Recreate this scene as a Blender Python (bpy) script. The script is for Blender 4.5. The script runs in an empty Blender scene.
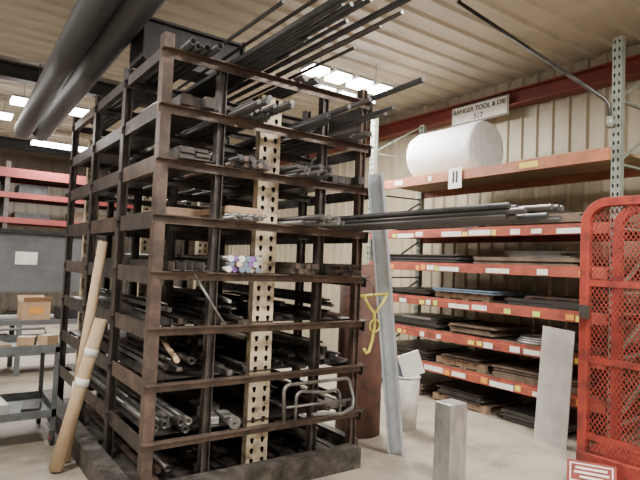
import bpy, bmesh, math, random
from mathutils import Vector, Matrix
random.seed(7)
S = bpy.context.scene
COL = S.collection
PI=math.pi
# ------------------------------------------------------------------ helpers
def frame_for(d):
    d = Vector(d).normalized()
    a = Vector((0,0,1)) if abs(d.z) < .9 else Vector((1,0,0))
    s = d.cross(a).normalized(); t = s.cross(d).normalized()
    return d, s, t
class MB:
    def __init__(s, smooth=False): s.v=[]; s.f=[]; s.sm=[]; s.smooth=smooth
    def add(s, vs, fs, sm=False):
        n=len(s.v); s.v += [Vector(p) for p in vs]
        for f in fs: s.f.append([i+n for i in f]); s.sm.append(sm)
        return s
    def box(s,x0,x1,y0,y1,z0,z1):
        return s.add([(x0,y0,z0),(x1,y0,z0),(x1,y1,z0),(x0,y1,z0),(x0,y0,z1),(x1,y0,z1),(x1,y1,z1),(x0,y1,z1)],
              [(0,3,2,1),(4,5,6,7),(0,1,5,4),(1,2,6,5),(2,3,7,6),(3,0,4,7)])
    def rbox(s,c,size,rz=0,rx=0,ry=0):
        M = Matrix.Rotation(rz,3,'Z')@Matrix.Rotation(ry,3,'Y')@Matrix.Rotation(rx,3,'X')
        hx,hy,hz=[k/2 for k in size]; c=Vector(c)
        vs=[c+M@Vector(p) for p in [(-hx,-hy,-hz),(hx,-hy,-hz),(hx,hy,-hz),(-hx,hy,-hz),(-hx,-hy,hz),(hx,-hy,hz),(hx,hy,hz),(-hx,hy,hz)]]
        return s.add(vs,[(0,3,2,1),(4,5,6,7),(0,1,5,4),(1,2,6,5),(2,3,7,6),(3,0,4,7)])
    def bar(s,p0,p1,w,h):
        p0=Vector(p0);p1=Vector(p1); d,a,b=frame_for(p1-p0)
        q=[(-w/2,-h/2),(w/2,-h/2),(w/2,h/2),(-w/2,h/2)]
        vs=[p0+a*x+b*y for x,y in q]+[p1+a*x+b*y for x,y in q]
        return s.add(vs,[(3,2,1,0),(4,5,6,7),(0,1,5,4),(1,2,6,5),(2,3,7,6),(3,0,4,7)])
    def prism(s,p0,p1,poly):
        p0=Vector(p0);p1=Vector(p1); d,a,b=frame_for(p1-p0); n=len(poly)
        vs=[p0+a*x+b*y for x,y in poly]+[p1+a*x+b*y for x,y in poly]
        fs=[(i,(i+1)%n,(i+1)%n+n,i+n) for i in range(n)]+[tuple(range(n))[::-1],tuple(range(n,2*n))]
        return s.add(vs,fs)
    def tube(s,p0,p1,r,n=10,ri=0,r1=None,flat=False):
        p0=Vector(p0);p1=Vector(p1); d,a,b=frame_for(p1-p0); r1=r if r1 is None else r1
        ring=lambda p,rr:[p+a*rr*math.cos(2*PI*i/n)+b*rr*math.sin(2*PI*i/n) for i in range(n)]
        if ri<=0:
            vs=ring(p0,r)+ring(p1,r1)
            s.add(vs,[(i,(i+1)%n,(i+1)%n+n,i+n) for i in range(n)],not flat)
            k=len(s.v)-2*n
            s.f.append([k+i for i in range(n)][::-1]); s.sm.append(False); s.f.append([k+n+i for i in range(n)]); s.sm.append(False)
        else:
            vs=ring(p0,r)+ring(p1,r1)+ring(p0,ri)+ring(p1,ri*r1/r)
            s.add(vs,[(i,(i+1)%n,(i+1)%n+n,i+n) for i in range(n)]+[(i+3*n,(i+1)%n+3*n,(i+1)%n+2*n,i+2*n) for i in range(n)],True)
            k=len(s.v)-4*n
            for q in [(i+2*n,(i+1)%n+2*n,(i+1)%n,i) for i in range(n)]+[(i+n,(i+1)%n+n,(i+1)%n+3*n,i+3*n) for i in range(n)]:
                s.f.append([k+j for j in q]); s.sm.append(False)
        return s
    def path(s,pts,r,n=8,closed=False,off=0,sm=True):
        pts=[Vector(p) for p in pts]; m=len(pts); rings=[]; ref=None
        for i,p in enumerate(pts):
            if closed: t=pts[(i+1)%m]-pts[i-1]
            else: t=pts[min(i+1,m-1)]-pts[max(i-1,0)]
            t.normalize()
            if ref is None: _,ref,_=frame_for(t)
            a=(ref-t*ref.dot(t)).normalized(); ref=a; b=t.cross(a)
            rings.append([p+a*r*math.cos(off+2*PI*k/n)+b*r*math.sin(off+2*PI*k/n) for k in range(n)])
        vs=[q for R in rings for q in R]; fs=[]
        for i in range(m if closed else m-1):
            j=(i+1)%m
            for k in range(n): fs.append((i*n+k,i*n+(k+1)%n,j*n+(k+1)%n,j*n+k))
        s.add(vs,fs,sm)
        if not closed:
            k=len(s.v)-m*n
            s.f.append([k+i for i in range(n)][::-1]); s.sm.append(False)
            s.f.append([k+(m-1)*n+i for i in range(n)]); s.sm.append(False)
        return s
    def build(s,name,m,parent=None,origin=None,bevel=0,weld=False):
        me=bpy.data.meshes.new(name)
        o=bpy.data.objects.new(name,me); COL.objects.link(o)
        if parent is not None:
            w=Vector((0,0,0)); q=parent
            while q is not None: w+=q.location; q=q.parent
            off=w; o.parent=parent
        else:
            if origin is None:
                xs=[v.x for v in s.v];ys=[v.y for v in s.v];zs=[v.z for v in s.v]
                origin=((min(xs)+max(xs))/2,(min(ys)+max(ys))/2,min(zs))
            off=Vector(origin); o.location=off
        me.from_pydata([tuple(v-off) for v in s.v],[],s.f); me.update()
        for p,sm in zip(me.polygons,s.sm): p.use_smooth = sm or s.smooth
        if weld:
            bm=bmesh.new(); bm.from_mesh(me); bmesh.ops.remove_doubles(bm,verts=bm.verts,dist=.0004); bm.to_mesh(me); bm.free()
        me.materials.append(m)
        if bevel:
            b=o.modifiers.new('bevel','BEVEL'); b.width=bevel; b.segments=2; b.limit_method='ANGLE'
        return o
def tag(o,label=None,cat=None,group=None,kind=None):
    if label: o['label']=label
    if cat: o['category']=cat
    if group: o['group']=group
    if kind: o['kind']=kind
    return o
def thing(name,label,cat,loc,group=None):
    o=bpy.data.objects.new(name,None); COL.objects.link(o); o.location=loc; o.empty_display_size=.1
    return tag(o,label,cat,group)
def text_mesh(name,txt,size,m,parent,loc,rot,extr=.002):
    c=bpy.data.curves.new(name,'FONT'); c.body=txt; c.size=size; c.extrude=extr; c.align_x='CENTER'; c.align_y='CENTER'; c.offset=.0015
    t=bpy.data.objects.new(name+'_tmp',c); COL.objects.link(t); bpy.context.view_layer.update()
    me=bpy.data.meshes.new_from_object(t.evaluated_get(bpy.context.evaluated_depsgraph_get()))
    bpy.data.objects.remove(t)
    o=bpy.data.objects.new(name,me); COL.objects.link(o); o.parent=parent; o.location=loc; o.rotation_euler=rot
    me.materials.clear(); me.materials.append(m); return o
def mat(name,c1,c2=None,scale=8,rough=.6,metal=0,bump=.1,stretch=(1,1,1),lo=.35,hi=.65,c3=None):
    m=bpy.data.materials.new(name); m.use_nodes=True; nt=m.node_tree; N=nt.nodes; L=nt.links
    b=N['Principled BSDF']; b.inputs['Roughness'].default_value=rough; b.inputs['Metallic'].default_value=metal
    tc=N.new('ShaderNodeTexCoord'); mp=N.new('ShaderNodeMapping'); mp.inputs['Scale'].default_value=stretch
    L.new(tc.outputs['Object'],mp.inputs['Vector'])
    nz=N.new('ShaderNodeTexNoise'); nz.inputs['Scale'].default_value=scale; nz.inputs['Detail'].default_value=8; nz.inputs['Roughness'].default_value=.65
    L.new(mp.outputs['Vector'],nz.inputs['Vector'])
    cr=N.new('ShaderNodeValToRGB'); e=cr.color_ramp.elements
    c2=c2 or tuple(k*.7 for k in c1)
    e[0].position=lo; e[0].color=(*c2,1); e[1].position=hi; e[1].color=(*c1,1)
    if c3: k=e.new((lo+hi)/2); k.color=(*c3,1)
    L.new(nz.outputs['Fac'],cr.inputs['Fac']); L.new(cr.outputs['Color'],b.inputs['Base Color'])
    if bump:
        bp=N.new('ShaderNodeBump'); bp.inputs['Strength'].default_value=bump; bp.inputs['Distance'].default_value=.01
        n2=N.new('ShaderNodeTexNoise'); n2.inputs['Scale'].default_value=scale*4; n2.inputs['Detail'].default_value=4
        L.new(mp.outputs['Vector'],n2.inputs['Vector']); L.new(n2.outputs['Fac'],bp.inputs['Height']); L.new(bp.outputs['Normal'],b.inputs['Normal'])
    return m
def emis(name,c,st):
    m=bpy.data.materials.new(name); m.use_nodes=True; N=m.node_tree.nodes; b=N['Principled BSDF']
    b.inputs['Base Color'].default_value=(*c,1); b.inputs['Emission Color'].default_value=(*c,1); b.inputs['Emission Strength'].default_value=st
    return m
M=dict(
 floor=mat('concrete',(.345,.305,.25),(.155,.132,.104),2.1,.5,0,.15,lo=.30,hi=.66,c3=(.275,.24,.195)),
 ceil=mat('ceiling_sheet',(.54,.485,.39),(.43,.385,.305),1.5,.45,0,0),
 wall=mat('wall_sheet',(.44,.385,.275),(.34,.295,.21),2,.5,0,0,stretch=(1,1,.3)),
 wallw=mat('white_wall',(.54,.49,.42),(.45,.40,.345),1,.6,0,0),
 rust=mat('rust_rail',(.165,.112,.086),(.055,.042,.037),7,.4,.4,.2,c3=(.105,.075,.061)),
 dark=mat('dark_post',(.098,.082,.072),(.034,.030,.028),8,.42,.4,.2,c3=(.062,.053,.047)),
 rustsheet=mat('rusty_sheet',(.17,.078,.052),(.07,.040,.034),6,.7,.1,.4),
 cream=mat('cream_paint',(.62,.52,.36),(.20,.145,.095),11,.55,0,.1,lo=.33,hi=.52),
 holeshade=mat('hole_shade_paint',(.05,.038,.028),(.02,.017,.015),10,.9),  # near-black colour standing in for shade inside perforated uprights
 black=mat('black_steel',(.045,.045,.046),(.02,.02,.021),8,.45,.3,.15),
 pipe=mat('dark_pipe',(.105,.098,.093),(.04,.037,.035),10,.4,.5,.15,stretch=(1,.15,1)),
 grey=mat('grey_steel',(.28,.27,.255),(.12,.115,.108),9,.38,.6,.15,stretch=(1,.2,1)),
 bright=mat('bright_steel',(.64,.63,.60),(.38,.37,.35),12,.35,.6,.1,stretch=(1,.2,1)),
 galv=mat('galvanised',(.54,.58,.615),(.41,.45,.49),9,.34,.4,.05),
 galvg=mat('upright_green',(.28,.31,.27),(.18,.20,.17),9,.5,.3,.05),
 alu=mat('aluminium_plate',(.54,.52,.485),(.40,.385,.355),5,.42,.35,.05),
 block=mat('block_silver',(.46,.455,.44),(.28,.275,.265),16,.38,.5,.12,stretch=(1,1,.3)),
 red=mat('red_paint',(.36,.082,.046),(.15,.048,.035),6,.55,0,.08,lo=.36,hi=.60,c3=(.30,.066,.04)),
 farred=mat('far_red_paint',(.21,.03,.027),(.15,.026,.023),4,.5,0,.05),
 eave=mat('eave_red',(.22,.036,.027),(.15,.028,.023),4,.5,0,.05),
 cage=mat('cage_red',(.31,.040,.025),(.11,.022,.018),8,.55,0,.1,c3=(.25,.032,.022)),
 orange=mat('orange_paint',(.43,.165,.08),(.25,.095,.058),5,.5,0,.08),
 ply=mat('plywood',(.44,.30,.175),(.30,.20,.115),4,.75,0,.1,stretch=(4,.5,1)),
 wood=mat('pallet_wood',(.36,.245,.155),(.18,.12,.08),6,.8,0,.2,stretch=(1,3,1)),
 brown=mat('brown_board',(.17,.118,.082),(.09,.063,.045),6,.8,0,.2),
 grime=mat('grimy_base',(.12,.103,.088),(.03,.027,.024),9,.55,.2,.5,c3=(.06,.053,.046)),
 tan=mat('tan_tube',(.56,.42,.27),(.40,.28,.165),7,.7,0,.15,stretch=(1,1,.3)),
 card=mat('cardboard',(.48,.325,.19),(.38,.25,.15),5,.8,0,.05),
 white=mat('white_plastic',(.70,.68,.63),(.44,.42,.38),6,.5,0,.05),
 foam=mat('foam_roll',(.86,.87,.88),(.68,.70,.72),14,.4,0,.9,lo=.3,hi=.6,stretch=(1,2.5,1)),
 paper=mat('paper',(.84,.83,.79),(.70,.68,.63),9,.7,0,0),
 yellowtag=mat('yellow_tag',(.80,.68,.10),(.70,.58,.08),5,.6,0,0),
 orangetag=mat('orange_tag',(.80,.35,.05),(.7,.3,.05),5,.6,0,0),
 greentag=mat('green_tag',(.55,.68,.14),(.45,.58,.1),5,.6,0,0),
 yellow=mat('yellow_paint',(.54,.49,.07),(.3,.27,.04),8,.5,0,.05),
 blue=mat('blue_grey',(.22,.29,.37),(.14,.19,.25),8,.45,.2,.05),
 purple=mat('purple_paint',(.25,.12,.40),(.2,.1,.3),8,.5,0,0),
 cab=mat('cabinet_grey',(.15,.16,.165),(.105,.11,.115),3,.5,.1,.03),
 cart=mat('cart_grey',(.15,.165,.17),(.08,.088,.092),8,.5,.3,.1),
 rubber=mat('rubber',(.03,.03,.03),(.018,.018,.018),8,.8),
 ink=mat('ink',(.02,.02,.02),(.02,.02,.02),8,.7,0,0),
 hood=mat('duct_dark',(.062,.063,.066),(.04,.041,.043),3,.6,.1,.02,stretch=(1,.1,1)),
 fix=mat('fixture_white',(.75,.75,.75),(.7,.7,.7),3,.4,0,0),
 housing=mat('fixture_grey',(.30,.30,.30),(.25,.25,.25),3,.4,0,0),
 glow=emis('lamp_glow',(1,.98,.94),24),
)
# ------------------------------------------------------------------ room shell
X0,X1,Y0,Y1,ZC=-6,6.6,-4,17,4.35
tag(MB().add([(X0,Y0,0),(X1,Y0,0),(X1,Y1,0),(X0,Y1,0)],[(0,1,2,3)]).build('floor',M['floor'],origin=(0,0,0)),'pale stained concrete workshop floor','floor',kind='structure')
def ribbed(name,m,a0,a1,place,label,pitch=.3,rib=.035,rw=.07):
    mb=MB(); prof=[]; t=a0
    while t<a1:
        prof+=[(t,0),(t+pitch-rw,0),(t+pitch-rw*.7,rib),(t+pitch-rw*.3,rib)]; t+=pitch
    prof.append((t,0)); vs=[]
    for a,h in prof: p,q=place(min(a,a1+.2),h); vs+=[p,q]
    mb.add(vs,[(2*i,2*i+1,2*i+3,2*i+2) for i in range(len(prof)-1)])
    return tag(mb.build(name,m,origin=(0,0,0)),label,name.split('_')[0],kind='structure')
ribbed('ceiling',M['ceil'],Y0,Y1,lambda a,h:((X0,a,ZC-h),(X1,a,ZC-h)),'off-white ribbed metal ceiling',.3)
ribbed('wall_right',M['wall'],Y0,Y1,lambda a,h:((X1-h,a,0),(X1-h,a,ZC)),'beige ribbed metal wall behind the red racking',.23,.03)
ribbed('wall_far',M['wallw'],X0,X1,lambda a,h:((a,Y1-h,0),(a,Y1-h,ZC)),'pale ribbed far end wall',.3)
ribbed('wall_left',M['wallw'],Y0,Y1,lambda a,h:((X0+h,a,0),(X0+h,a,ZC)),'pale ribbed wall outside the left of the view',.3)
ribbed('wall_near',M['wallw'],X0,X1,lambda a,h:((a,Y0+h,0),(a,Y0+h,ZC)),'pale ribbed wall behind the viewer',.3)
IB=[(-.1,-.11),(.1,-.11),(.1,-.09),(.01,-.09),(.01,.09),(.1,.09),(.1,.11),(-.1,.11),(-.1,.09),(-.01,.09),(-.01,-.09),(-.1,-.09)]
tag(MB().prism((X1-.14,Y0+.05,4.02),(X1-.14,Y1-.05,4.02),IB).build('trim_1',M['eave']),'red steel eave beam along the top of the beige wall','beam',kind='structure')
tag(MB().prism((X0+.05,8.75,4.17),(X1-.3,8.75,4.17),IB).build('trim_2',M['black']),'black steel beam under the ceiling at the left','beam',kind='structure')
tag(MB().prism((X0+.05,14.6,4.17),(X1-.3,14.6,4.17),IB).build('trim_3',M['black']),'farther black beam under the ceiling','beam',kind='structure')

# ------------------------------------------------------------------ main bar-stock rack
LV=[.42,.79,1.155,1.52,1.89,2.26,2.62,2.99]
FY=[3.51,4.36,5.31,6.30]; XL,XR=1.16,2.93
rk=thing('bar_stock_rack','tall rusty brown steel rack holding long bars and pipes on eight levels','storage rack',(2.07,4.9,0))
PX=[XL+.03,1.60,2.50,XR-.03]
for k,y in enumerate(FY):
    for i,x in enumerate(PX):
        top=3.10 if i in (0,3) else 3.02
        w=.042 if i==0 else .033
        if k==0 and i==0:
            MB().prism((x,y,0),(x,y,top),[(-w,-.03),(w,-.03),(w,-.02),(-w+.01,-.02),(-w+.01,.04),(-w,.04)]).build('post',M['rust'],rk)
        else:
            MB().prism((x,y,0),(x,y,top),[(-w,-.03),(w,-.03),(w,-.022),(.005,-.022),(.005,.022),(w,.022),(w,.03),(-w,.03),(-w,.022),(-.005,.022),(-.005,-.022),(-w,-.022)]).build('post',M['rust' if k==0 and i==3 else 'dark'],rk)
    for z in LV:
        x0,x1=XL-.015,XR+.02
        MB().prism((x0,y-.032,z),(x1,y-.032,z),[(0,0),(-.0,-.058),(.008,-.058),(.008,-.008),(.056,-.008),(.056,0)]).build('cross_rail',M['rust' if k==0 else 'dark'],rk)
for j,z in enumerate(LV):
    h=[.11,.11,.11,.115,.115,.11,.10,.08][j]; zt=z+(.025 if j<6 else .02)
    for k in range(3):
        ya,yb=FY[k]+.042,FY[k+1]-.095
        MB().box(XL+.0,XL+.008,ya,yb,zt-h,zt).box(XL+.008,XL+.045,ya,yb,zt-h,zt-h+.008).build('side_plate',M['rust' if (j+k)%4==1 else 'dark'],rk)
    MB().prism((XR+.03,3.45,z),(XR+.03,6.36,z),[(0,0),(0,-.09),(.008,-.09),(.008,-.008),(.04,-.008),(.04,0)]).build('side_channel',M['dark'],rk)
for z in LV[:4]:
    MB().box(XL+.08,XR-.0,3.58,6.28,z-.002,z+.004).build('shelf_plate',M['dark'],rk)
for z in LV[4:7]:
    MB().box(XL+.08,1.56,3.58,6.28,z-.002,z+.0015).build('shelf_plate',M['dark'],rk)
def holed(mb,y,z0,z1,hx,hw_t,hw_b,hh,pitch,axis='x'):
    z=z0
    P=(lambda a,zz:(a,y,zz)) if axis=='x' else (lambda a,zz:(y,a,zz))
    while z+pitch<=z1+1e-6:
        for a,b in hx:
            c=(a+b)/2; zc=z+pitch/2
            o=[P(a,z),P(b,z),P(b,zc),P(b,z+pitch),P(a,z+pitch),P(a,zc)]
            i=[P(c-hw_b,zc-hh),P(c+hw_b,zc-hh),P(c+hw_t,zc+hh*.45),P(c+hw_t*.55,zc+hh),P(c-hw_t*.55,zc+hh),P(c-hw_t,zc+hh*.45)]
            mb.add(o+i,[(k,(k+1)%6,(k+1)%6+6,k+6) for k in range(6)])
        z+=pitch
    return z
def cream_col(x,y,top,w=.18):
    mb=MB(); ze=holed(mb,y,0,top,[(x-w/2,x),(x,x+w/2)],.017,.008,.021,.076)
    for a in(x-w/2,x+w/2): mb.add([(a,y,0),(a,y+.07,0),(a,y+.07,ze),(a,y,ze)],[(0,1,2,3)])
    c=mb.build('perforated_column',M['cream'],rk,weld=True)
    MB().box(x-w/2+.002,x+w/2-.002,y+.06,y+.07,0.013,ze-.002).build('hole_shade_sheet',M['holeshade'],c)  # dark sheet so the holes show painted shade behind them
    MB().box(x-w/2-.05,x+w/2+.05,y-.02,y+.11,.0,.012).build('base_plate',M['cream'],c)
cream_col(2.07,3.60,2.90)
cream_col(1.42,6.36,2.92,.14); cream_col(2.07,6.36,2.92); cream_col(2.75,6.36,2.92,.14)
CH=[(-.07,0),(.07,0),(.07,.02),(-.05,.02),(-.05,.14),(.07,.14),(.07,.16),(-.07,.16)]
MB().prism((1.0,3.40,0.0),(2.87,3.40,0.0),[(-x,y) for x,y in CH][::-1]).build('base_sill',M['grime'],rk)
MB().box(1.0,1.13,3.475,6.4,0,.16).build('base_sill',M['grime'],rk)
MB().box(2.945,3.02,3.55,6.4,0,.15).build('base_sill',M['grime'],rk)
MB().box(1.13,2.945,3.56,6.38,0,.05).build('base_platform',M['grime'],rk)

LN=['lowest','second','third','fourth','fifth','sixth','seventh','top']
def stock(kind,p0,p1,r,m,label,group=None,w=None,cat=None,endm=None):
    mb=MB()
    if kind=='pipe': mb.tube(p0,p1,r,12,r*.75); nm='steel_pipe'; c='pipe'
    elif kind=='round': mb.tube(p0,p1,r,12); nm='round_bar'; c='steel bar'
    elif kind=='flat': mb.bar(p0,p1,w or r*4,r*2); nm='flat_bar'; c='steel bar'
    elif kind=='square': mb.prism(p0,p1,[(-r,-r),(r,-r),(r,r),(-r,r)]); nm='square_bar'; c='steel bar'
    elif kind=='angle': mb.prism(p0,p1,[(-r,-r),(r,-r),(r,-r*.7),(-r*.7,-r*.7),(-r*.7,r),(-r,r)]); nm='angle_bar'; c='steel bar'
    o=mb.build(nm,M[m]); tag(o,label,cat or c,group)
    if endm:
        d=(Vector(p1)-Vector(p0)).normalized(); a=Vector(p0)
        MB().tube(a-d*.004,a+d*.03,r*1.03,12).build('painted_end',M[endm],o)
    return o
def bundle(lv,x0,x1,r,kind,m,yf,yb,label,layers=1,w=None,ends=None,maxn=99,z0=None):
    z=LV[lv]+(.005 if lv<4 else .002) if z0 is None else z0
    hw=(w/2 if w else r)
    for j in range(layers):
        x=x0+hw+(hw+.002 if j%2 and kind!='flat' else 0); n=0
        while x+hw<=x1+1e-4 and n<maxn:
            zz=z+r+(j*r*1.78 if kind in('pipe','round') else j*r*2.05)
            a=random.uniform(*yf); b=random.uniform(*yb)
            stock(kind,(x,a,zz),(x,b,zz),r,m if not isinstance(m,(list,tuple)) else m[(n+j)%len(m)],label,label+' bundle',w,endm=(random.choice(ends) if ends else None))
            x+=2*hw+.004; n+=1
bays=[(1.27,1.555),(1.645,1.965),(2.18,2.455),(2.545,2.86)]
W=['by the left corner post','left of cream column','right of cream column','in right-hand bay']
MD={'pipe':'dark','dark':'brown-black','black':'black','grey':'grey','bright':'bright','rust':'rusty'}
def lab(d,lv,where): return f'{d}, {LN[lv]} level of brown rack, {where}'
def mixed(lv,bi,layers=2,mats=('pipe','dark','black','pipe','rust','grey'),z0=None):
    """loose, uneven stock: every piece its own size and length"""
    x0,x1=bays[bi]; z=LV[lv]+.005 if z0 is None else z0
    top=z
    for j in range(layers):
        x=x0+random.uniform(0,.03); hmax=0
        while True:
            kind=random.choice(['round','pipe','flat','flat','square','angle'])
            r=random.choice([.010,.014,.018,.024]) if kind!='flat' else random.choice([.005,.008,.012])
            w=random.choice([.04,.06,.09]) if kind=='flat' else None
            hw=w/2 if w else r
            if x+2*hw+.012>x1: break
            m=random.choice(mats)
            a=random.uniform(3.47,3.9) if j==0 else random.uniform(3.5,4.5); L=random.choice([.5,.9,1.4,2.0])
            b=min(a+L,6.2); dx=random.uniform(-.006,.006); zz=top+r
            lbl=lab(f'{MD[m]} {kind} piece',lv,W[bi]) if z0 is None else f'{MD[m]} {kind} piece on floor platform of brown rack, {W[bi]}'
            stock(kind,(x+hw+.006,a,zz),(x+hw+.006+dx,b,zz),r,m,lbl,lbl+' loose stock',w)
            hmax=max(hmax,2*r); x+=2*hw+random.uniform(.012,.03)
        top+=hmax+.001
# top
bundle(7,*bays[0],.026,'pipe','black',(3.25,3.42),(5.9,6.9),lab('black pipe',7,W[0]),1,maxn=4)
bundle(7,*bays[1],.013,'round','black',(2.1,3.2),(6,7),lab('long thin black rod',7,W[1]),2,maxn=8)
bundle(7,*bays[2],.02,'round','pipe',(3.3,3.42),(6,7),lab('grey-black bar',7,W[2]),1,maxn=4)
for k,(x,y0,z0,r,m_,d) in enumerate([(1.54,2.6,3.09,.013,'black','leftmost black'),(1.70,2.3,3.12,.012,'pipe','middle slim dark'),(1.80,1.9,3.13,.018,'black','middle thick black'),(1.88,2.3,3.10,.011,'pipe','thin dark'),(1.98,2.0,3.04,.019,'black','thickest black'),(2.04,2.15,3.02,.012,'pipe','slim dark'),(2.10,2.4,3.05,.014,'black','shorter black'),(2.15,2.7,3.02,.011,'black','rightmost short black')]):
    stock('round',(x,y0,z0),(x,6.3,z0+.01),r,m_,f'{d} bar jutting up out of the top of the brown rack')
# seventh
bundle(6,*bays[0],.035,'square','dark',(3.3,3.42),(5.8,6.2),lab('dark square bar',6,W[0]),1,maxn=3)
bundle(6,*bays[1],.018,'round',['pipe','black'],(3.0,3.42),(5.6,6.5),lab('slim dark rod',6,W[1]),2,maxn=7)
bundle(6,*bays[2],.018,'pipe','black',(3.0,3.4),(5.9,6.4),lab('black pipe',6,W[2]),1,maxn=3)
bundle(6,*bays[3],.02,'pipe','pipe',(3.1,3.4),(5.9,6.4),lab('dark pipe',6,W[3]),1,maxn=6)
for k,(x,y0,z0,r,m_,d) in enumerate([(2.34,2.75,2.73,.014,'pipe','slim grey-black'),(2.42,2.34,2.78,.019,'black','longest thick black'),(2.58,2.78,2.73,.014,'black','short slim black'),(2.66,2.95,2.74,.017,'pipe','short dark grey'),(2.28,2.9,2.70,.018,'black','low black')]):
    stock('round',(x,y0,z0),(x,6.25,2.69),r,m_,f'{d} bar rising out of the seventh rack level towards the ceiling lights')
# sixth
bundle(5,*bays[0],.01,'flat','dark',(3.35,3.42),(5.2,6.2),lab('dark flat strip',5,W[0]),4,w=.1)
bundle(5,*bays[1],.02,'round',['rust','black'],(3.32,3.42),(5.2,6.2),lab('rusty rod',5,W[1]),2,maxn=7)
bundle(5,*bays[2],.016,'round','pipe',(3.2,3.42),(5.2,6.2),lab('thin dark rod',5,W[2]),3,maxn=7)
bundle(5,*bays[3],.03,'square',['dark','pipe'],(3.3,3.42),(5.2,6.2),lab('dark square bar',5,W[3]),1,maxn=4)
# fifth
bundle(4,*bays[1],.012,'round','grey',(3.3,3.42),(5.2,6.2),lab('thin grey rod',4,W[1]),2,maxn=9)
bundle(4,*bays[2],.018,'round',['grey','pipe'],(3.0,3.3),(5.2,6.2),lab('grey rod',4,W[2]),2,maxn=7)
bundle(4,*bays[3],.017,'round',['pipe','pipe','black'],(1.62,2.0),(5.9,6.2),'very long dark bar jutting far out of the right side of the brown rack',3,maxn=8)
# fourth
bundle(3,1.66,1.95,.021,'round','grey',(3.39,3.43),(5.6,6.2),'round bar with painted tip, fourth level of brown rack, left of cream column',3,ends=['white','paper','purple','blue','bright','cream'],maxn=6)
bundle(3,*bays[0],.03,'angle','dark',(3.35,3.42),(5.6,6.2),lab('dark angle bar',3,W[0]),1,maxn=4)
bundle(3,*bays[2],.02,'square',['dark','rust'],(3.35,3.42),(5.6,6.2),lab('dark square bar',3,W[2]),2,maxn=5)
bundle(3,*bays[3],.011,'flat','dark',(3.3,3.42),(5.6,6.2),lab('dark flat strip',3,W[3]),4,w=.08)
mixed(2,0,3); mixed(2,1,4); mixed(2,2,3); mixed(2,3,4)
mixed(1,0,3,('pipe','grey','dark','rust')); mixed(1,1,3,('pipe','grey','dark','rust')); mixed(1,2,3); mixed(1,3,4,('pipe','dark','grey'))
bundle(0,*bays[0],.026,'pipe',['grey','pipe'],(3.5,3.7),(4.9,6.0),lab('grey pipe',0,W[0]),2,maxn=4)
mixed(0,2,3); mixed(0,3,3,('rust','dark','pipe'))
mixed(0,0,3,('rust','dark','black'),z0=.051); mixed(0,1,3,('rust','dark','black'),z0=.051); mixed(0,2,2,('rust','dark','black'),z0=.051); mixed(0,3,3,('rust','dark','black'),z0=.051)
# scraps
z=LV[0]+.006
for i,(x,y,w,l,h,m,d) in enumerate([(1.72,3.70,.10,.16,.05,'bright','small bright steel offcut block'),(1.86,3.72,.09,.22,.035,'alu','pale flat metal offcut'),(1.76,3.98,.12,.2,.07,'grey','grey steel offcut block'),(1.88,4.1,.07,.3,.04,'bright','narrow bright steel offcut'),(1.74,4.35,.14,.2,.05,'dark','dark steel offcut slab')]):
    tag(MB().rbox((x,y,z+h/2),(w,l,h),random.uniform(-.2,.2)).build('metal_offcut',M[m],bevel=.004),d+' on the lowest rack level left of the cream column','metal offcut')
t=thing('flanged_coupling','round bright steel coupling lying on the lowest level of the rack','coupling',(1.80,3.5,LV[0]+.002))
MB().tube((1.80,3.46,LV[0]+.035),(1.80,3.56,LV[0]+.035),.03,16,.018).build('sleeve',M['bright'],t)
MB().tube((1.80,3.45,LV[0]+.047),(1.80,3.465,LV[0]+.047),.045,18,.018).build('flange',M['grey'],t)
tag(MB().box(1.30,1.54,3.62,4.2,LV[4]+.002,LV[4]+.07).build('wood_plank',M['wood'],bevel=.004),'brown wooden plank on the fifth rack level beside the left corner post','plank')
tag(MB().box(1.66,1.94,3.44,4.1,LV[4]+.05,LV[4]+.10).build('cardboard_box',M['card'],bevel=.004),'long flat tan carton on the fifth level of the rack','box')
tag(MB().tube((1.64,3.36,1.17),(1.42,3.40,1.50),.009,8).build('thin_rod',M['grey']) ,'thin grey rod slanting across the front of the third rack level','rod')
stock('round',(1.34,3.42,LV[1]+.15),(1.52,4.2,LV[1]+.17),.018,'tan','light brown rod lying askew on the second rack level by the corner post')
stock('round',(1.68,3.38,LV[2]+.17),(1.90,4.1,LV[2]+.18),.012,'bright','bright rod lying askew on the third level of the rack')
# trough
t=thing('steel_trough','large black steel trough lying across the top left of the rack','trough',(1.66,4.38,3.17))
MB().prism((1.26,4.38,3.17),(2.10,4.38,3.17),[(-.14,0),(.14,0),(.14,.31),(.18,.31),(.18,.33),(.12,.33),(.12,.02),(-.12,.02),(-.12,.33),(-.18,.33),(-.18,.31),(-.14,.31)]).build('body',M['black'],t)
MB().box(1.24,1.26,4.20,4.56,3.17,3.52).build('end_plate',M['black'],t)
MB().box(2.10,2.12,4.20,4.56,3.17,3.52).build('end_plate',M['black'],t)
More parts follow.
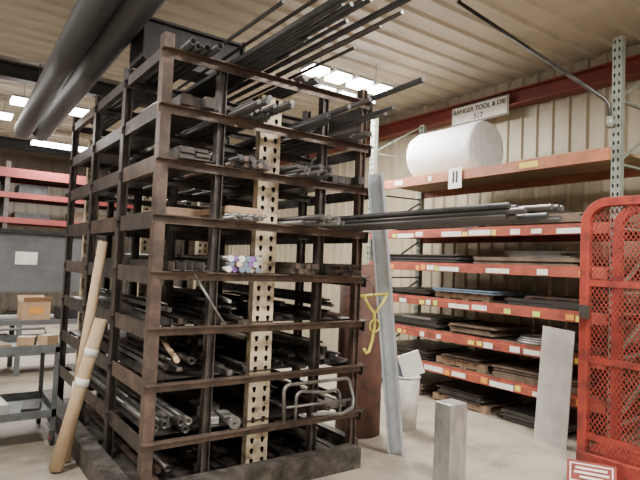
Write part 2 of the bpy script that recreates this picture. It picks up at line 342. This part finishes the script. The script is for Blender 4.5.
# bent tube frame
t=thing('bent_tube_frame','grey bent tube frame sticking out of the lower right of the rack','tube frame',(2.5,3.44,LV[0]))
def arc(c,r,a0,a1,y,n=6): return [(c[0]+r*math.cos(a0+(a1-a0)*i/n),y,c[1]+r*math.sin(a0+(a1-a0)*i/n)) for i in range(n+1)]
y=3.38
MB().path([(2.16,y,.436)]+arc((2.20,.66),.05,PI,PI/2,y)+arc((2.72,.66),.05,PI/2,0,y)+[(2.78,y-.04,.56),(2.74,y-.08,.50),(2.62,y-.10,.47),(2.34,y-.10,.50)],.014).build('outer_tube',M['grey'],t)
MB().path([(2.26,y,.436)]+arc((2.31,.60),.05,PI,PI/2,y)+[(2.5,y-.03,.63)]+arc((2.62,.58),.05,PI/2,0,y)+[(2.68,y,.436)],.013).build('inner_tube',M['grey'],t)
MB().tube((2.17,y,.545),(2.76,y-.02,.545),.010,8).build('cross_tube',M['grey'],t)
# ------------------------------------------------------------------ things around the rack
def channel(base,top,w,fl,m,name,label,cat):
    p0=Vector(base);p1=Vector(top);d=(p1-p0).normalized()
    face=Vector((-.86,-.50,0)); s=d.cross(face).normalized(); n=s.cross(d).normalized()
    if n.dot(face)<0: n=-n
    mb=MB(); th=.007
    def P(a,b,t): return p0+s*a+n*b+(p1-p0)*t
    poly=[(-w/2,0),(w/2,0),(w/2,fl),(w/2-th,fl),(w/2-th,th),(-w/2+th,th),(-w/2+th,fl),(-w/2,fl)]
    k=len(poly)
    vs=[P(a,b,0) for a,b in poly]+[P(a,b,1) for a,b in poly]
    mb.add(vs,[(i,(i+1)%k,(i+1)%k+k,i+k) for i in range(k)]+[(0,1,4,5),(1,2,3,4),(0,5,6,7)]+[(8,9,12,13),(9,10,11,12),(8,13,14,15)])
    return tag(mb.build(name,M[m]),label,cat)
channel((3.36,3.42,.004),(2.90,3.30,2.36),.125,.055,'galv','steel_channel','pale galvanised steel channel leaning on the right corner of the rack','steel channel')
pts=[]; nn=24
for i in range(nn+1): pts.append(math.radians(-250+310*i/nn))
vs=[];cxr,cyr=3.44,4.06
for rr in(.205,.199):
    for z in(0,1.62):
        vs+=[(cxr+rr*math.cos(a)*1.1,cyr+rr*math.sin(a),z) for a in pts]
n=len(pts);fs=[]
for i in range(n-1):
    fs+=[(i,i+1,n+i+1,n+i),(2*n+i+1,2*n+i,3*n+i,3*n+i+1),(n+i,n+i+1,3*n+i+1,3*n+i),(i+1,i,2*n+i,2*n+i+1)]
fs+=[(0,n,3*n,2*n),(n-1,3*n-1,4*n-1,2*n-1)]
tag(MB().add(vs,fs,True).build('rusty_rolled_sheet',M['rustsheet']),'rounded rusty brown rolled steel sheet standing beside the right side of the rack','steel sheet')
t=thing('lifting_clamp','yellow lifting clamp with a crossbar and hook hanging on the rack right corner','lifting clamp',(2.85,3.22,1.0))
yy=3.20;q=-.20
MB().tube((2.90+q,yy,1.375),(3.20+q,yy+.02,1.39),.011,8).build('crossbar',M['yellow'],t)
MB().path([(a+q,yy,b) for a,b in[(2.93,1.37),(2.98,1.30),(3.04,1.24),(3.05,1.14),(3.03,1.03),(3.0,.94),(2.97,.93),(2.95,.97)]],.012).build('hook',M['yellow'],t)
MB().path([(3.17+q,yy,1.38),(3.12+q,yy,1.31),(3.05+q,yy,1.24)],.010).build('arm',M['yellow'],t)
MB().path([(3.03+q,yy,1.38),(3.02+q,yy,1.46),(2.98+q,yy+.10,1.53),(2.97+q,yy+.22,1.53)],.005).build('hanging_wire',M['dark'],t)
MB().path([(3.05+q+.05*math.cos(a*PI/6),yy,1.14+.05*math.sin(a*PI/6)) for a in range(12)],.007,6,True).build('ring',M['yellow'],t)
t=thing('steel_block','tall silvery rectangular steel block standing alone on the floor','steel block',(3.32,2.80,0))
MB().box(3.21,3.40,2.72,2.88,0,.59).build('body',M['block'],t,bevel=.004)
bx,by=3.95,3.92
t=thing('waste_bin','off-white round plastic waste bin between the rack and the red racking','waste bin',(bx,by,0))
MB().tube((bx,by,.01),(bx,by,.52),.105,24,.098,.13).build('bin_body',M['white'],t)
MB().path([(bx+.131*math.cos(a*PI/10),by+.131*math.sin(a*PI/10),.52) for a in range(20)],.009,8,True).build('rim',M['white'],t)
MB().tube((bx,by,0),(bx,by,.02),.10,24).build('bottom',M['white'],t)
tag(MB().rbox((bx+.02,by-.03,.64),(.22,.02,.24),-.6,.1,-.35).build('foam_board',M['paper']),'white foam board sticking up out of the round waste bin','foam board')
tag(MB().rbox((bx-.02,by+.06,.58),(.11,.015,.2),-.5,.1,.1).build('paper_sheet',M['blue']),'blue-grey sheet behind the foam board in the waste bin','sheet')
def leaner(p0,p1,r0,r1,tape,label):
    d=Vector(p1)-Vector(p0)
    t=thing('cardboard_tube',label,'cardboard tube',p0)
    MB().tube(p0,p1,r0,16,r0*.8,r1).build('tube_body',M['tan'],t)
    for a in tape:
        q=Vector(p0)+d*a; MB().tube(q,q+d*.05,r0*1.03,16,r0*.99).build('tape_band',M['paper'],t)
leaner((.93,4.56,.02),(1.10,4.50,1.72),.042,.036,[.30],'taller of two tan tubes leaning on the left side of the rack')
leaner((.83,4.38,.02),(1.08,4.34,1.12),.050,.048,[.55,.75],'shorter and thicker of two tan tubes leaning on the rack left side')
# ------------------------------------------------------------------ left: tool cart, workbench, boxes
cx0,cx1,cy0,cy1=.30,.93,5.02,5.75
t=thing('tool_cart','dark grey steel shop cart on casters left of the rack','cart',((cx0+cx1)/2,(cy0+cy1)/2,0))
def tray(z,name='tray'):
    MB().box(cx0,cx1,cy0,cy1,z-.004,z).box(cx0,cx1,cy0,cy0+.006,z,z+.06).box(cx0,cx1,cy1-.006,cy1,z,z+.06).box(cx0,cx0+.006,cy0,cy1,z,z+.06).box(cx1-.006,cx1,cy0,cy1,z,z+.06).build(name,M['cart'],t,weld=True)
tray(.78);tray(.24)
for x in(cx0,cx1-.035):
    for y in(cy0,cy1-.035):
        MB().box(x,x+.035,y,y+.035,.12,.82).build('leg',M['cart'],t)
for x in(cx0+.02,cx1-.02):
    for y in(cy0+.02,cy1-.02):
        c=MB().tube((x-.015,y,.06),(x+.015,y,.06),.06,14).build('caster_wheel',M['rubber'],t)
        MB().tube((x-.017,y,.06),(x+.017,y,.06),.03,12).build('hub',M['farred'],c)
MB().path([(cx0,cy1,.82),(cx0,cy1+.08,.88),(cx1,cy1+.08,.88),(cx1,cy1,.82)],.012).build('push_handle',M['cart'],t)
def carton(x,y,z,w,d,h,rz,label,group=None,mark=False,flaps=True):
    t=thing('cardboard_box',label,'box',(x,y,z),group)
    R=Matrix.Rotation(rz,3,'Z')
    MB().rbox((x,y,z+h/2),(w,d,h),rz).build('carton_body',M['card'],t)
    if flaps:
        for s in(-1,1):
            c=Vector((x,y,z+h))+R@Vector((0,s*(d/2+.03),.03)); MB().rbox(c,(w,.09,.004),rz,s*.8).build('flap',M['card'],t)
    c=Vector((x,y,z+h+.002)); MB().rbox(c,(w,.05,.002),rz).build('tape',M['paper'],t)
    if mark:
        c=Vector((x,y,z+h/2))+R@Vector((0,-d/2-.002,0)); MB().rbox(c,(w*.5,.002,h*.35),rz).build('printed_panel',M['orangetag'],t)
carton(.86,5.18,.782,.11,.12,.12,.5,'smaller cardboard box on the right corner of the grey cart',flaps=False)
carton(.74,5.50,.782,.14,.12,.07,-.3,'low small cardboard box at the middle of the grey cart top',flaps=False)
tag(MB().rbox((.50,5.35,.807),(.10,.34,.05),.25).build('wood_block',M['wood']),'wooden block on the top tray of the grey cart','wood block')
tag(MB().rbox((.48,5.4,.286),(.2,.4,.09),.1).build('metal_case',M['alu'],bevel=.005),'pale metal case on the lower tray of the grey cart','case')
tag(MB().rbox((.78,5.3,.266),(.14,.3,.05),-.2).build('metal_case',M['black'],bevel=.005),'black metal case on the lower tray of the grey cart','case')
t=thing('workbench','dark grey workbench with a tall back panel behind the cart','workbench',(1.0,8.5,0))
MB().box(-.1,2.1,8.0,8.8,.66,.72).build('worktop',M['cab'],t)
for x in(-.1,.95,2.04):
    for y in(8.0,8.74): MB().box(x,x+.06,y,y+.06,0,.66).build('leg',M['cab'],t)
MB().box(-.1,2.1,8.05,8.75,.25,.28).build('lower_shelf',M['cab'],t)
p=MB().box(-.1,2.1,8.66,8.72,1.05,1.88).build('back_panel',M['cab'],t)
MB().box(-.14,2.14,8.60,8.74,1.88,1.93).build('top_cap',M['black'],t)
MB().box(.95,1.23,8.652,8.66,1.44,1.62).build('white_notice',M['paper'],p)
for x in(-.1,2.04): MB().box(x,x+.06,8.70,8.76,.72,1.88).build('upright',M['cab'],t)
carton(1.17,8.25,.72,.34,.28,.24,.1,'cardboard box with orange print on the grey workbench',mark=True)
tag(MB().box(1.45,1.80,8.1,8.45,.72,.86).build('parts_tray',M['black'],bevel=.01),'black parts tray on the workbench right of the cardboard box','tray')
tag(MB().box(.3,.9,8.15,8.5,.28,.5).build('tool_chest',M['black'],bevel=.01),'black tool chest on the lower shelf of the workbench','tool chest')
t=thing('pallet_rack','far red pallet rack against the pale end wall','pallet rack',(2,14.5,0))
for x in(-1.5,1.2,3.9,6.3):
    for y in(13.5,14.5): MB().box(x,x+.09,y,y+.07,0,3.6).build('upright',M['dark'],t)
for z in(1.2,2.25,2.80,3.25):
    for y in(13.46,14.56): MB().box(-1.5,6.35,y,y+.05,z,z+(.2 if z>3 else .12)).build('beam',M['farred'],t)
    MB().box(-1.4,6.3,13.51,14.56,z+.06,z+.10).build('deck',M['brown'],t)
i=0
for z in(1.2,2.25,2.80):
    x=-1.2
    while x<5.6:
        w=random.uniform(.5,1.0); h=random.uniform(.12,.28)
        sh={1.2:'lowest',2.25:'second',2.80:'third'}[z]
        cc=['brown','black','grey','black'][i%4]
        tag(MB().box(x,x+w,13.6,14.3,z+.101,z+.101+h).build('storage_crate',M[['brown','black','cart','black'][i%4]],bevel=.015),f'{cc} crate on the {sh} shelf of the far red rack','crate',f'{cc} crates on the {sh} shelf of the far rack')
        x+=w+random.uniform(.3,.8); i+=1
# ------------------------------------------------------------------ red racking at the right wall
RX0,RX1=5.08,6.15
BL=[.40,.80,1.20,1.63,2.05,2.75]
UY=[2.41,5.85]
t=thing('pallet_rack','long red pallet racking with tagged beams along the beige wall','pallet rack',(5.6,4.0,0)); PR=t
for y in UY:
    for x in(RX0,RX1-.07):
        mb=MB(); ze=holed(mb,x,0,3.86,[(y,y+.0425),(y+.0425,y+.085)],.009,.007,.018,.08,'y')
        for a in(y,y+.085): mb.add([(x,a,0),(x+.07,a,0),(x+.07,a,ze),(x,a,ze)],[(0,1,2,3)])
        c=mb.build('upright',M['galvg'],t,weld=True)
        MB().box(x+.05,x+.055,y+.002,y+.083,.01,ze-.01).build('hole_shade_sheet',M['holeshade'],c)  # same painted shade sheet behind the upright's slots
        MB().box(x-.03,x+.10,y-.02,y+.105,0,.01).build('base_plate',M['galvg'],c)
    for k in range(6):
        z=.25+k*.6
        MB().bar((RX0+.04,y+.04,z),(RX1-.04,y+.04,z+.02),.03,.02).bar((RX0+.04,y+.04,z+.02),(RX1-.04,y+.04,z+.58),.03,.02).build('frame_brace',M['galvg'],t)
y0,y1=UY[0]+.085,UY[1]
for j,z in enumerate(BL):
    mm='orange' if j==5 else 'red'; hb=.065 if j==5 else .052
    for x in(RX0-.03,RX1-.03):
        MB().prism((x+.02,y0,z),(x+.02,y1,z),[(-.025,-hb),(.025,-hb),(.025,.055),(.0,.055),(0,.03),(-.025,.03)] if x<5.5 else [(-.025,-.055),(.025,-.055),(.025,.055),(-.025,.055)]).build('beam',M[mm],t)
    MB().box(RX0+.0,RX1-.04,y0,y1,z+.034,z+.055).build('deck',M['ply' if j==5 else 'brown'],t)
for y,m_,w in [(5.28,'paper',.16),(3.33,'yellowtag',.22),(4.72,'paper',.05)]:
    MB().box(RX0-.0385,RX0-.0355,y-w/2,y+w/2,BL[5]-.038,BL[5]+.024).build('label_tag',M[m_],PR)
rg=random.Random(31)
for j,nmax in ((4,11),(3,16),(2,13),(1,11),(0,9)):
    y=2.70; k=0
    while y<5.5 and k<nmax:
        m_=rg.choice(['paper','paper','paper','yellowtag','yellowtag','greentag','orangetag'])
        w=rg.choice([.07,.12,.2,.3]) if m_=='paper' else rg.uniform(.05,.09)
        dz=rg.uniform(-.008,.004); hh=rg.uniform(.045,.062)
        MB().box(RX0-.0385,RX0-.0355,y,y+w,BL[j]-.036+dz,BL[j]-.036+dz+hh).build('label_tag',M[m_],PR)
        y+=w+(rg.uniform(.01,.05) if rg.random()<.5 else rg.uniform(.12,.42)); k+=1
t=thing('bay_sign','white card marked with two strokes hanging from the top orange beam','sign',(RX0-.05,4.30,2.68))
MB().box(RX0-.052,RX0-.047,4.20,4.40,2.58,2.83).build('card',M['paper'],t)
text_mesh('lettering','II',.2,M['ink'],t,(-.004,0,.03),(PI/2,0,-PI/2))
SN=['lowest shelf','second shelf up','third shelf up','fourth shelf up','fifth shelf up','top shelf']
def sheets(j,y0,y1,x0,x1,n,t_,m,desc,where,z=None,floor=False):
    z=BL[j]+.056 if z is None else z
    lbl=f'{desc} on {SN[j]} of red racking, {where}' if not floor else f'{desc} on the floor under the red racking, {where}'
    for k in range(n):
        d=random.uniform(-.05,.05)
        tag(MB().rbox(((x0+x1)/2+d*.5,(y0+y1)/2+d,z+t_/2),(x1-x0,y1-y0-random.uniform(0,.15),t_),random.uniform(-.02,.02)).build('metal_sheet',M[m]),lbl,'metal sheet',lbl+' stack')
        z+=t_+.001
    return z
def pallet(y0,y1,x0,x1,z,label):
    t=thing('wooden_pallet',label,'pallet',((x0+x1)/2,(y0+y1)/2,z))
    for k in range(3):
        xx=x0+(x1-x0-.08)*k/2; MB().box(xx,xx+.08,y0,y1,z+.014,z+.07).build('runner',M['wood'],t)
    for k in range(6):
        yy=y0+(y1-y0-.09)*k/5; MB().box(x0,x1,yy,yy+.09,z+.07,z+.085).build('deck_board',M['wood'],t)
        if k%2==0: MB().box(x0,x1,yy,yy+.09,z,z+.014).build('bottom_board',M['wood'],t)
    return z+.086
RR=.345; zc=2.806+RR; ry0,ry1=4.22,5.36
t=thing('foam_roll','large white roll of packing foam lying on the top shelf of the racking','foam roll',(5.55,4.8,2.806))
mb=MB(); n=48; ys=[ry0,ry0+.015,ry0+.06]+[ry0+.12+i*.1 for i in range(9)]+[ry1-.1,ry1-.02,ry1]; rings=[]
for y in ys:
    for k in range(n):
        a=2*PI*k/n; r=RR-(.05 if y in(ry0,ry1) else .02 if y in(ry0+.015,ry1-.02) else 0)-random.uniform(0,.012)
        rings.append((5.55+r*math.cos(a),y,zc+r*math.sin(a)))
fs=[(i*n+k,(i+1)*n+k,(i+1)*n+(k+1)%n,i*n+(k+1)%n) for i in range(len(ys)-1) for k in range(n)]
mb.add(rings,fs,True)
mb.f.append(list(range(n))); mb.sm.append(False); mb.f.append([len(rings)-n+i for i in range(n)][::-1]); mb.sm.append(False)
mb.build('roll_body',M['foam'],t)
sp=[]
for k in range(90):
    a=k*.35; r=.06+.23*k/90; sp.append((5.55+r*math.cos(a),ry0-.002,zc+r*math.sin(a)))
MB().path(sp,.003,5).build('wound_edge',M['fix'],t)
tag(MB().box(5.15,5.9,2.65,3.5,2.806,2.835).build('plywood_board',M['ply']),'plywood board lying on the top shelf right of the foam roll','board')
# fifth shelf
sheets(4,4.0,5.5,5.12,6.0,6,.018,'dark','dark steel plate','below the foam roll')
sheets(4,2.7,3.95,5.11,6.0,6,.018,'brown','brown board','at its right end')
sheets(4,3.0,3.8,5.15,5.9,3,.014,'pipe','dark grey steel sheet','atop brown boards',z=2.107+6*.019)
sheets(4,4.2,5.0,5.2,5.9,3,.015,'pipe','thin dark sheet','atop dark plates',z=2.107+6*.019)
# fourth
sheets(3,4.25,5.6,5.11,6.0,7,.014,'pipe','dark steel sheet','at its left end')
sheets(3,2.8,4.1,5.12,5.9,4,.02,'brown','weathered wood board','in its right half')
sheets(3,2.95,3.7,5.2,5.8,4,.016,'grey','grey steel plate','atop wood boards',z=1.686+4*.0215)
# third
sheets(2,4.75,5.6,5.12,6.0,7,.011,'dark','dark sheet','at its left end')
z=pallet(3.85,4.65,5.13,6.0,BL[2]+.056,'worn wooden pallet on the third shelf of the red racking')
sheets(2,3.78,4.68,5.10,6.0,3,.012,'blue','blue-grey steel sheet','on the wooden pallet',z=z)
sheets(2,2.65,3.65,5.12,6.0,5,.013,'pipe','dark grey steel plate','at its right end')
sheets(2,2.8,3.4,5.14,5.9,3,.012,'rust','rusty plate','atop grey plates',z=1.256+5*.014)
# second
sheets(1,4.55,5.6,5.11,6.0,7,.014,'pipe','dark grey steel plate','at its left end')
sheets(1,4.7,5.3,5.15,5.8,2,.012,'alu','pale metal sheet','atop dark grey plates',z=.856+7*.015)
sheets(1,3.75,4.45,5.12,5.9,5,.022,'brown','brown plank','in the middle')
t=thing('wire_coil','flat grey coil of wire lying on the second shelf of the red racking','wire coil',(5.35,3.35,BL[1]+.056))
for k in range(3):
    MB().path([(5.38+(.24-.02*k)*math.cos(a*PI/14),3.35+(.24-.02*k)*math.sin(a*PI/14),BL[1]+.07+.022*k) for a in range(28)],.012,6,True).build('loop',M['bright'],t)
sheets(1,2.55,3.08,5.12,5.9,5,.015,'pipe','dark plate','right of the wire coil')
# first
sheets(0,4.7,5.6,5.12,5.95,8,.014,'dark','dark plate','at its left end')
z=pallet(3.9,4.6,5.13,5.95,BL[0]+.056,'wooden pallet on the lowest shelf of the red racking')
sheets(0,3.95,4.55,5.12,5.9,3,.016,'rust','rusty plate','on the wooden pallet',z=z)
sheets(0,2.75,3.8,5.11,6.0,8,.014,'brown','brown board','behind the leaning plate')
# floor
sheets(0,4.8,5.6,5.14,5.9,7,.02,'rust','rusty plate','at the left end',z=0,floor=True)
z=pallet(3.85,4.65,5.14,5.9,0.0,'wooden pallet on the floor under the red racking')
sheets(0,3.9,4.6,5.14,5.85,5,.018,'dark','dark plate','on the wooden pallet',z=z,floor=True)
sheets(0,2.9,3.7,5.14,5.85,6,.02,'pipe','dark grey plate','behind the leaning plate',z=0,floor=True)
# wall sign
t=thing('wall_sign','white lettered trade sign fixed to the red eave beam above the foam roll','sign',(6.34,5.02,3.92))
MB().box(6.34,6.36,4.52,5.52,3.79,4.07).build('sign_board',M['paper'],t)
MB().path([(6.336,4.53,3.80),(6.336,5.51,3.80),(6.336,5.51,4.06),(6.336,4.53,4.06)],.006,4,True).build('border',M['ink'],t)
text_mesh('lettering','RANGER TOOL & DIE',.097,M['ink'],t,(-.003,0,.065),(PI/2,0,-PI/2))
text_mesh('lettering','517',.11,M['ink'],t,(-.003,0,-.055),(PI/2,0,-PI/2))
p=[(4.80,3.05,0),(4.80,2.72,0),(5.035,2.79,1.06),(5.035,3.12,1.08)]
vs=[Vector(q) for q in p]+[Vector(q)+Vector((.012,0,0)) for q in p]
tag(MB().add(vs,[(0,1,2,3),(7,6,5,4),(0,4,5,1),(1,5,6,2),(2,6,7,3),(3,7,4,0)]).build('metal_plate',M['alu']),'light grey metal plate leaning upright against the front of the red racking','metal plate')
# ------------------------------------------------------------------ red cage cart
t=thing('cage_cart','tall worn red steel cage trolley with mesh panels at the right edge','cage trolley',(4.68,1.85,0))
def loop(x,y0,y1,z0,z1,r):
    pts=[(x,y1,z0)]; n=8
    pts+=[(x,y1-r+r*math.cos(a*PI/2/n),z1-r+r*math.sin(a*PI/2/n)) for a in range(n+1)]
    pts+=[(x,y0+r-r*math.sin(a*PI/2/n),z1-r+r*math.cos(a*PI/2/n)) for a in range(n+1)]
    pts+=[(x,y0,z0)]
    return pts
cy_0,cy_1=1.3,2.36
def hoop_top(y,r=.18,z1=2.20):
    # z of hoop centre line at y
    if y>cy_1-r: d=y-(cy_1-r); return z1-r+math.sqrt(max(0,r*r-d*d))
    if y<cy_0+r: d=(cy_0+r)-y; return z1-r+math.sqrt(max(0,r*r-d*d))
    return z1
for x in(4.42,4.96):
    MB().path(loop(x,cy_0,cy_1,.12,2.20,.18),.052,4,off=PI/4,sm=False).build('frame_hoop',M['cage'],t,bevel=.008)
x=4.42
for z in(.30,.92,1.54):
    MB().box(x-.012,x+.012,cy_0+.03,cy_1-.03,z-.025,z+.025).build('flat_crossbar',M['cage'],t)
a0,a1,b0=cy_0+.03,cy_1-.03,.17; sl=1.5; mb=MB()
for sgn in(1,-1):
    c=-4.0
    while c<6:
        # clip against the rounded hoop by sampling
        pts_=[]
        N_=60
        for k in range(N_+1):
            y=a0+(a1-a0)*k/N_; z=sgn*sl*(y-a0)+c
            pts_.append((y,z,b0<=z<=hoop_top(y)-.02))
        run=[q for q in pts_ if q[2]]
        if len(run)>1:
            mb.prism((x+.002*sgn,run[0][0],run[0][1]),(x+.002*sgn,run[-1][0],run[-1][1]),[(-.002,-.003),(.002,-.003),(.002,.003),(-.002,.003)])
        c+=.055
mb.build('mesh_panel',M['cage'],t)
MB().box(4.38,5.0,cy_0-.02,cy_1+.04,.03,.17).build('deck',M['cage'],t,bevel=.006)
for y in(cy_0,cy_1):
    MB().tube((4.42,y,1.54),(4.96,y,1.54),.018,8).build('cross_bar',M['cage'],t)
for x in(4.52,4.88):
    for y in(cy_0+.14,cy_1-.14):
        MB().tube((x-.02,y,.05),(x+.02,y,.05),.05,16).build('caster_wheel',M['rubber'],t)
MB().box(4.34,4.38,2.30,2.37,1.25,1.36).build('latch',M['dark'],t)
pc=Vector((4.19,2.17,.085)); rz,ry=.5,.45
R=Matrix.Rotation(rz,3,'Z')@Matrix.Rotation(ry,3,'Y')
t=thing('warning_placard','red placard with white lettering lines propped before the cage trolley foot','placard',(4.19,2.17,0))
MB().rbox(pc,(.014,.34,.17),rz,0,ry).build('backing',M['cage'],t)
MB().rbox(pc+R@Vector((-.009,0,.0)),(.004,.30,.135),rz,0,ry).build('white_border',M['paper'],t)
MB().rbox(pc+R@Vector((-.012,0,.0)),(.004,.28,.115),rz,0,ry).build('red_field',M['cage'],t)
for k,(zz,wd) in enumerate([(.032,.22),(0,.24),(-.032,.16)]):
    MB().rbox(pc+R@Vector((-.015,0,zz)),(.004,wd,.016),rz,0,ry).build('white_print_line',M['paper'],t)
# ------------------------------------------------------------------ overhead
t=thing('duct_bundle','massive near-black bundle of three long smooth ducts hung overhead at the upper left','duct',(.95,5.2,3.42))
hz=3.42
def hxx(y): return .90+(y-1)*.026
for (dx,dz,r) in((-.12,0,.122),(.12,0,.122),(0,.20,.112)):
    MB().tube((hxx(1)+dx,1.0,hz+dz),(hxx(9.2)+dx,9.2-abs(dx),hz+dz),r,32).build('long_duct',M['hood'],t)
for y in(4.6,8.6):
    hx=hxx(y)
    MB().tube((hx,y,hz+.31),(hx,y,ZC-.01),.006,6).build('hanger_rod',M['grey'],t)
t=thing('conduit','grey conduit slanting down from the ceiling to the nearest racking upright','conduit',(4.9,2.45,3.0))
MB().path([(4.20,3.62,4.34),(4.94,2.50,3.24),(4.96,2.46,3.18),(4.96,2.45,3.05)],.02,8).build('conduit_tube',M['pipe'],t)
MB().tube((4.96,2.45,2.96),(4.96,2.45,3.06),.032,12).build('end_fitting',M['galvg'],t)
MB().box(4.94,5.08,2.44,2.46,3.0,3.02).build('wall_clip',M['galvg'],t)
tag(MB().tube((4.0,2.02,3.72),(4.0,2.02,4.34),.008,6).build('drop_cord',M['black']),'short black cord hanging from the ceiling at the right','cord')
def fixture(x,y,lx,ly,nx,label,power,gap=.12,z=3.98):
    """row of nx separate bright lamp panels on one mounting bar"""
    t=thing('ceiling_light',label,'ceiling light',(x,y,z))
    w=(lx-gap*(nx-1))/nx
    MB().box(x-lx/2,x+lx/2,y-.03,y+.03,z+.06,z+.09).build('mounting_bar',M['housing'],t)
    for sx in(-1,1): MB().tube((x+sx*lx*.35,y,z+.09),(x+sx*lx*.35,y,ZC-.03),.005,6).build('hanger_rod',M['grey'],t)
    for i in range(nx):
        xc=x-lx/2+w/2+i*(w+gap)
        MB().box(xc-w/2-.012,xc+w/2+.012,y-ly/2-.012,y+ly/2+.012,z+.03,z+.06).build('lamp_housing',M['housing'],t)
        MB().box(xc-w/2,xc+w/2,y-ly/2,y+ly/2,z-.02,z+.03).build('lamp_diffuser',M['glow'],t)
        L=bpy.data.lights.new('lamp','AREA'); L.shape='RECTANGLE'; L.size=w*.9; L.size_y=ly*.9; L.energy=power/nx; L.color=(1,.95,.88)
        o=bpy.data.objects.new('lamp',L); COL.objects.link(o); o.parent=t; o.location=(xc-x,0,-.025)
P=155
fixture(4.24,5.42,1.30,.27,4,'nearer row of four bright ceiling lamps above the right end of the rack',P*1.3)
fixture(4.41,5.98,1.30,.27,4,'farther row of four bright ceiling lamps above the right end of the rack',P*1.3)
fixture(1.44,9.66,1.15,.35,2,'bright double strip light near the far end of the dark ducts',P*1.4)
fixture(.60,10.9,.8,.35,1,'small bright strip light beyond the end of the dark ducts',P*.9)
fixture(2.2,13.0,1.2,.35,1,'farther strip light above the far red rack',P*1.1)
fixture(3.2,1.0,1.0,.6,1,'unseen fill light added above the open floor for the rack front',P*1.6)  # front fill, added out of view to brighten the rack front
fixture(-1.4,2.6,1.0,.6,1,'unseen fill light added left of the viewer for the rack front',P*1.7)  # second added fill lamp, unseen, lighting the rack from the left
fixture(-2.0,7.5,1.0,.6,1,'ceiling light far left, outside the view',P*1.1)
fixture(1.0,-1.8,1.0,.6,1,'ceiling light behind the viewer, outside the view',P*1.7)
w=bpy.data.worlds.new('world'); S.world=w; w.use_nodes=True
w.node_tree.nodes['Background'].inputs[0].default_value=(.8,.85,.9,1); w.node_tree.nodes['Background'].inputs[1].default_value=.2
# ------------------------------------------------------------------ camera
cam=bpy.data.cameras.new('camera'); co=bpy.data.objects.new('camera',cam); COL.objects.link(co); S.camera=co
cam.sensor_width=36; cam.lens=540/640*36; cam.clip_start=.05
p=math.atan(.0463); th=.04; hd=math.radians(54.4)
F=Vector((math.cos(p)*math.cos(hd),math.cos(p)*math.sin(hd),math.sin(p))); R0=Vector((math.sin(hd),-math.cos(hd),0)); U0=R0.cross(F)
Rr=R0*math.cos(th)+U0*math.sin(th); Uu=U0*math.cos(th)-R0*math.sin(th)
mx=Matrix((Rr,Uu,-F)).transposed().to_4x4(); mx.translation=Vector((0,0,1.6)); co.matrix_world=mx
